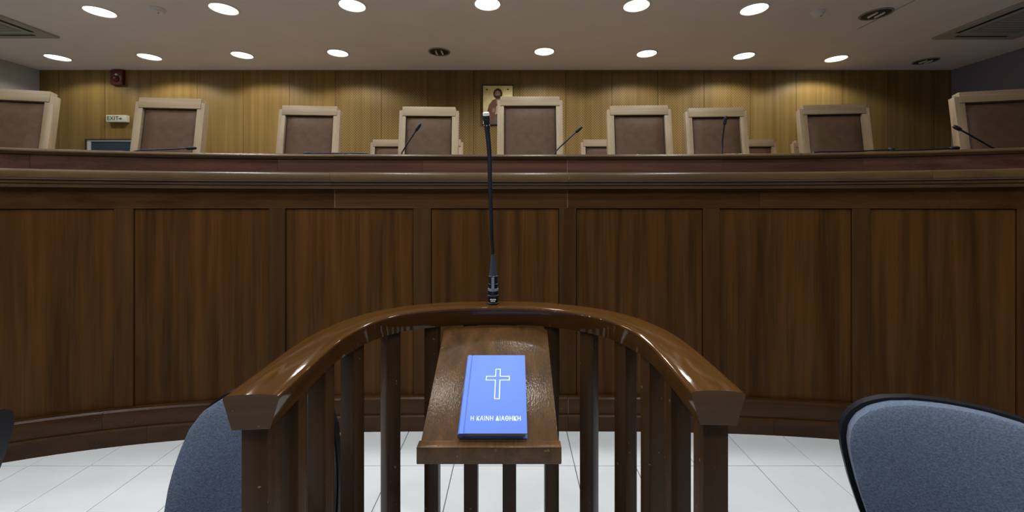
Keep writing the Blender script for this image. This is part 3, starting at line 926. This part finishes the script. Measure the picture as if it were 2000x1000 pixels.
# ------------------------------------------------------------------ upholstered visitor chairs in the foreground
def visitor_chair(outline, loc, rot, recline, label, group, wrap=0.55, rear=False, zb=0.42, rim=0.006):
    """outline: (half width, height above the floor) from the bottom up, of the back; the sitter faces local -Y"""
    root = empty('visitor_chair', loc, (0, 0, math.radians(rot)), label=label, cat='chair', group=group)
    rc = math.radians(recline)
    zmin, zmax = outline[0][1], outline[-1][1]
    def hw_at(z):
        for (a, za), (b, zb_) in zip(outline[:-1], outline[1:]):
            if za <= z <= zb_:
                f = (z - za) / (zb_ - za)
                return a + (b - a) * f
        return outline[-1][0]
    def surf(u, z, off, grow=0.0):
        # u in -1..1 across the back
        x = u * (hw_at(z) + grow)
        bend = (x * x) / (2 * wrap)
        y = 0.0 - bend + off + math.tan(rc) * (z - zb)
        return Vector((x, y, z))
    def slab(front, back, grow, name, mat, puff=0.0):
        nu, nz = 24, 26
        rings_f, rings_b = [], []
        zs = [zmin + (zmax - zmin) * (1 - (1 - j / nz) ** 1.9) for j in range(nz + 1)]
        gz = min(grow, 0.006)
        m = MB()
        for j, z in enumerate(zs):
            zc = z
            for i in range(nu + 1):
                u = math.sin((i / nu - 0.5) * PI)
                v = (z - zmin) / (zmax - zmin) * 2 - 1
                pf = puff * max(0, (1 - abs(u) ** 4)) ** 0.8 * max(0, 1 - abs(v) ** 5) ** 0.8
                p = surf(u, zc, 0, grow * (hw_at(zc) / 0.2) ** 0.5); p.z = z + gz * v
                rings_f.append(p + Vector((0, front - pf, 0)))
                rings_b.append(p + Vector((0, back, 0)))
        W = nu + 1
        n = len(rings_f)
        fs = []
        for j in range(nz):
            for i in range(nu):
                a = j * W + i
                fs.append((a, a + 1, a + W + 1, a + W))
                fs.append((n + a, n + a + W, n + a + W + 1, n + a + 1))
            fs.append((j * W, (j + 1) * W, n + (j + 1) * W, n + j * W))
            fs.append((j * W + nu, n + j * W + nu, n + (j + 1) * W + nu, (j + 1) * W + nu))
        for i in range(nu):
            fs.append((i, n + i, n + i + 1, i + 1))
            a = nz * W + i
            fs.append((a, a + 1, n + a + 1, n + a))
        m.add(rings_f + rings_b, fs)
        return m.build(name, mat, root, smooth=50)
    slab(-0.030, 0.002, 0.0, 'back_cushion', M['fabric'], 0.016)
    if rear:
        slab(0.0, 0.030, 0.007, 'back_shell', M['black'])
        # upholstered rear face, proud of its black rim
        nu, nz = 24, 26
        m = MB()
        vs = []
        for j in range(nz + 1):
            zf = 1 - (1 - j / nz) ** 1.9
            z = zmin + (zmax - zmin) * zf
            for i in range(nu + 1):
                u = math.sin((i / nu - 0.5) * PI)
                v = zf * 2 - 1
                pf = 0.018 * max(0, (1 - abs(u) ** 4)) ** 0.7 * max(0, 1 - abs(v) ** 6) ** 0.7
                p = surf(u, z, 0, -0.004)
                vs.append(p + Vector((0, 0.0285 + pf, 0)))
        m.add(vs, [(j * (nu + 1) + i, j * (nu + 1) + i + 1, (j + 1) * (nu + 1) + i + 1, (j + 1) * (nu + 1) + i) for j in range(nz) for i in range(nu)])
        m.build('rear_cover', M['fabric'], root, smooth=70)
    else:
        slab(0.0, 0.024, rim, 'back_shell', M['black'])
    # seat
    so = []
    for k in range(32):
        a = 2 * PI * k / 32
        ca, sa = math.cos(a), math.sin(a)
        so.append((0.225 * abs(ca) ** 0.5 * (1 if ca > 0 else -1), -0.255 + 0.215 * abs(sa) ** 0.5 * (1 if sa > 0 else -1)))
    MB().poly(so, 0.425, 0.475).build('seat_cushion', M['fabric'], root, bevel=0.014, segs=3)
    MB().poly([(x * 1.02, -0.255 + (y + 0.255) * 1.02) for x, y in so], 0.402, 0.4245).build('seat_shell', M['black'], root, bevel=0.004)
    for s in (-1, 1):
        MB().tube([(s * 0.20, -0.46, 0.0), (s * 0.19, -0.38, 0.36), (s * 0.185, -0.36, 0.39)], 0.0125, 10).build('front_leg', M['black'], root, smooth=60)
        MB().tube([(s * 0.20, 0.06, 0.0), (s * 0.19, -0.10, 0.36), (s * 0.185, -0.13, 0.39)], 0.0125, 10).build('rear_leg', M['black'], root, smooth=60)
        y1 = 0.014 + math.tan(rc) * 0.12
        MB().tube([(s * 0.10, -0.30, 0.388), (s * 0.10, -0.06, 0.385), (s * 0.10, 0.022, 0.41), (s * 0.10, 0.040 + math.tan(rc) * 0.05, 0.47), (s * 0.10, 0.036 + math.tan(rc) * 0.20, 0.62)], 0.010, 8).build('back_support', M['black'], root, smooth=60)
    MB().tube([(-0.187, -0.37, 0.385), (0.187, -0.37, 0.385)], 0.011, 8).build('cross_bar', M['black'], root, smooth=60)
    return root
GV = 'visitor chairs'
def arc_top(pts, w, z0, r, zt, n=8, squash=1.0):
    return pts
outl_l = [(0.206, 0.43), (0.217, 0.47), (0.217, 0.52), (0.215, 0.57), (0.210, 0.61), (0.201, 0.655), (0.187, 0.705), (0.162, 0.745), (0.127, 0.769), (0.09, 0.779), (0.04, 0.784), (0.004, 0.785)]
visitor_chair(outl_l, (-0.672, 1.065, 0), -3, 9, 'blue grey upholstered chair half hidden behind the witness stand', GV)
outl_r = [(0.150, 0.44), (0.182, 0.49), (0.205, 0.57), (0.219, 0.64), (0.222, 0.675), (0.216, 0.71), (0.199, 0.737), (0.168, 0.760), (0.125, 0.775), (0.07, 0.783), (0.03, 0.785), (0.004, 0.7855)]
visitor_chair(outl_r, (1.098, 0.985, 0), -26, 8, 'blue grey upholstered chair with black rim at the lower right corner', GV, rim=0.013)
visitor_chair([(a, 0.44 + (z - 0.44) * 0.80) for a, z in outl_r], (-1.532, 0.99, 0), -88, 9, 'dark chair of which only a black edge shows at the left picture edge', GV, rim=0.015)
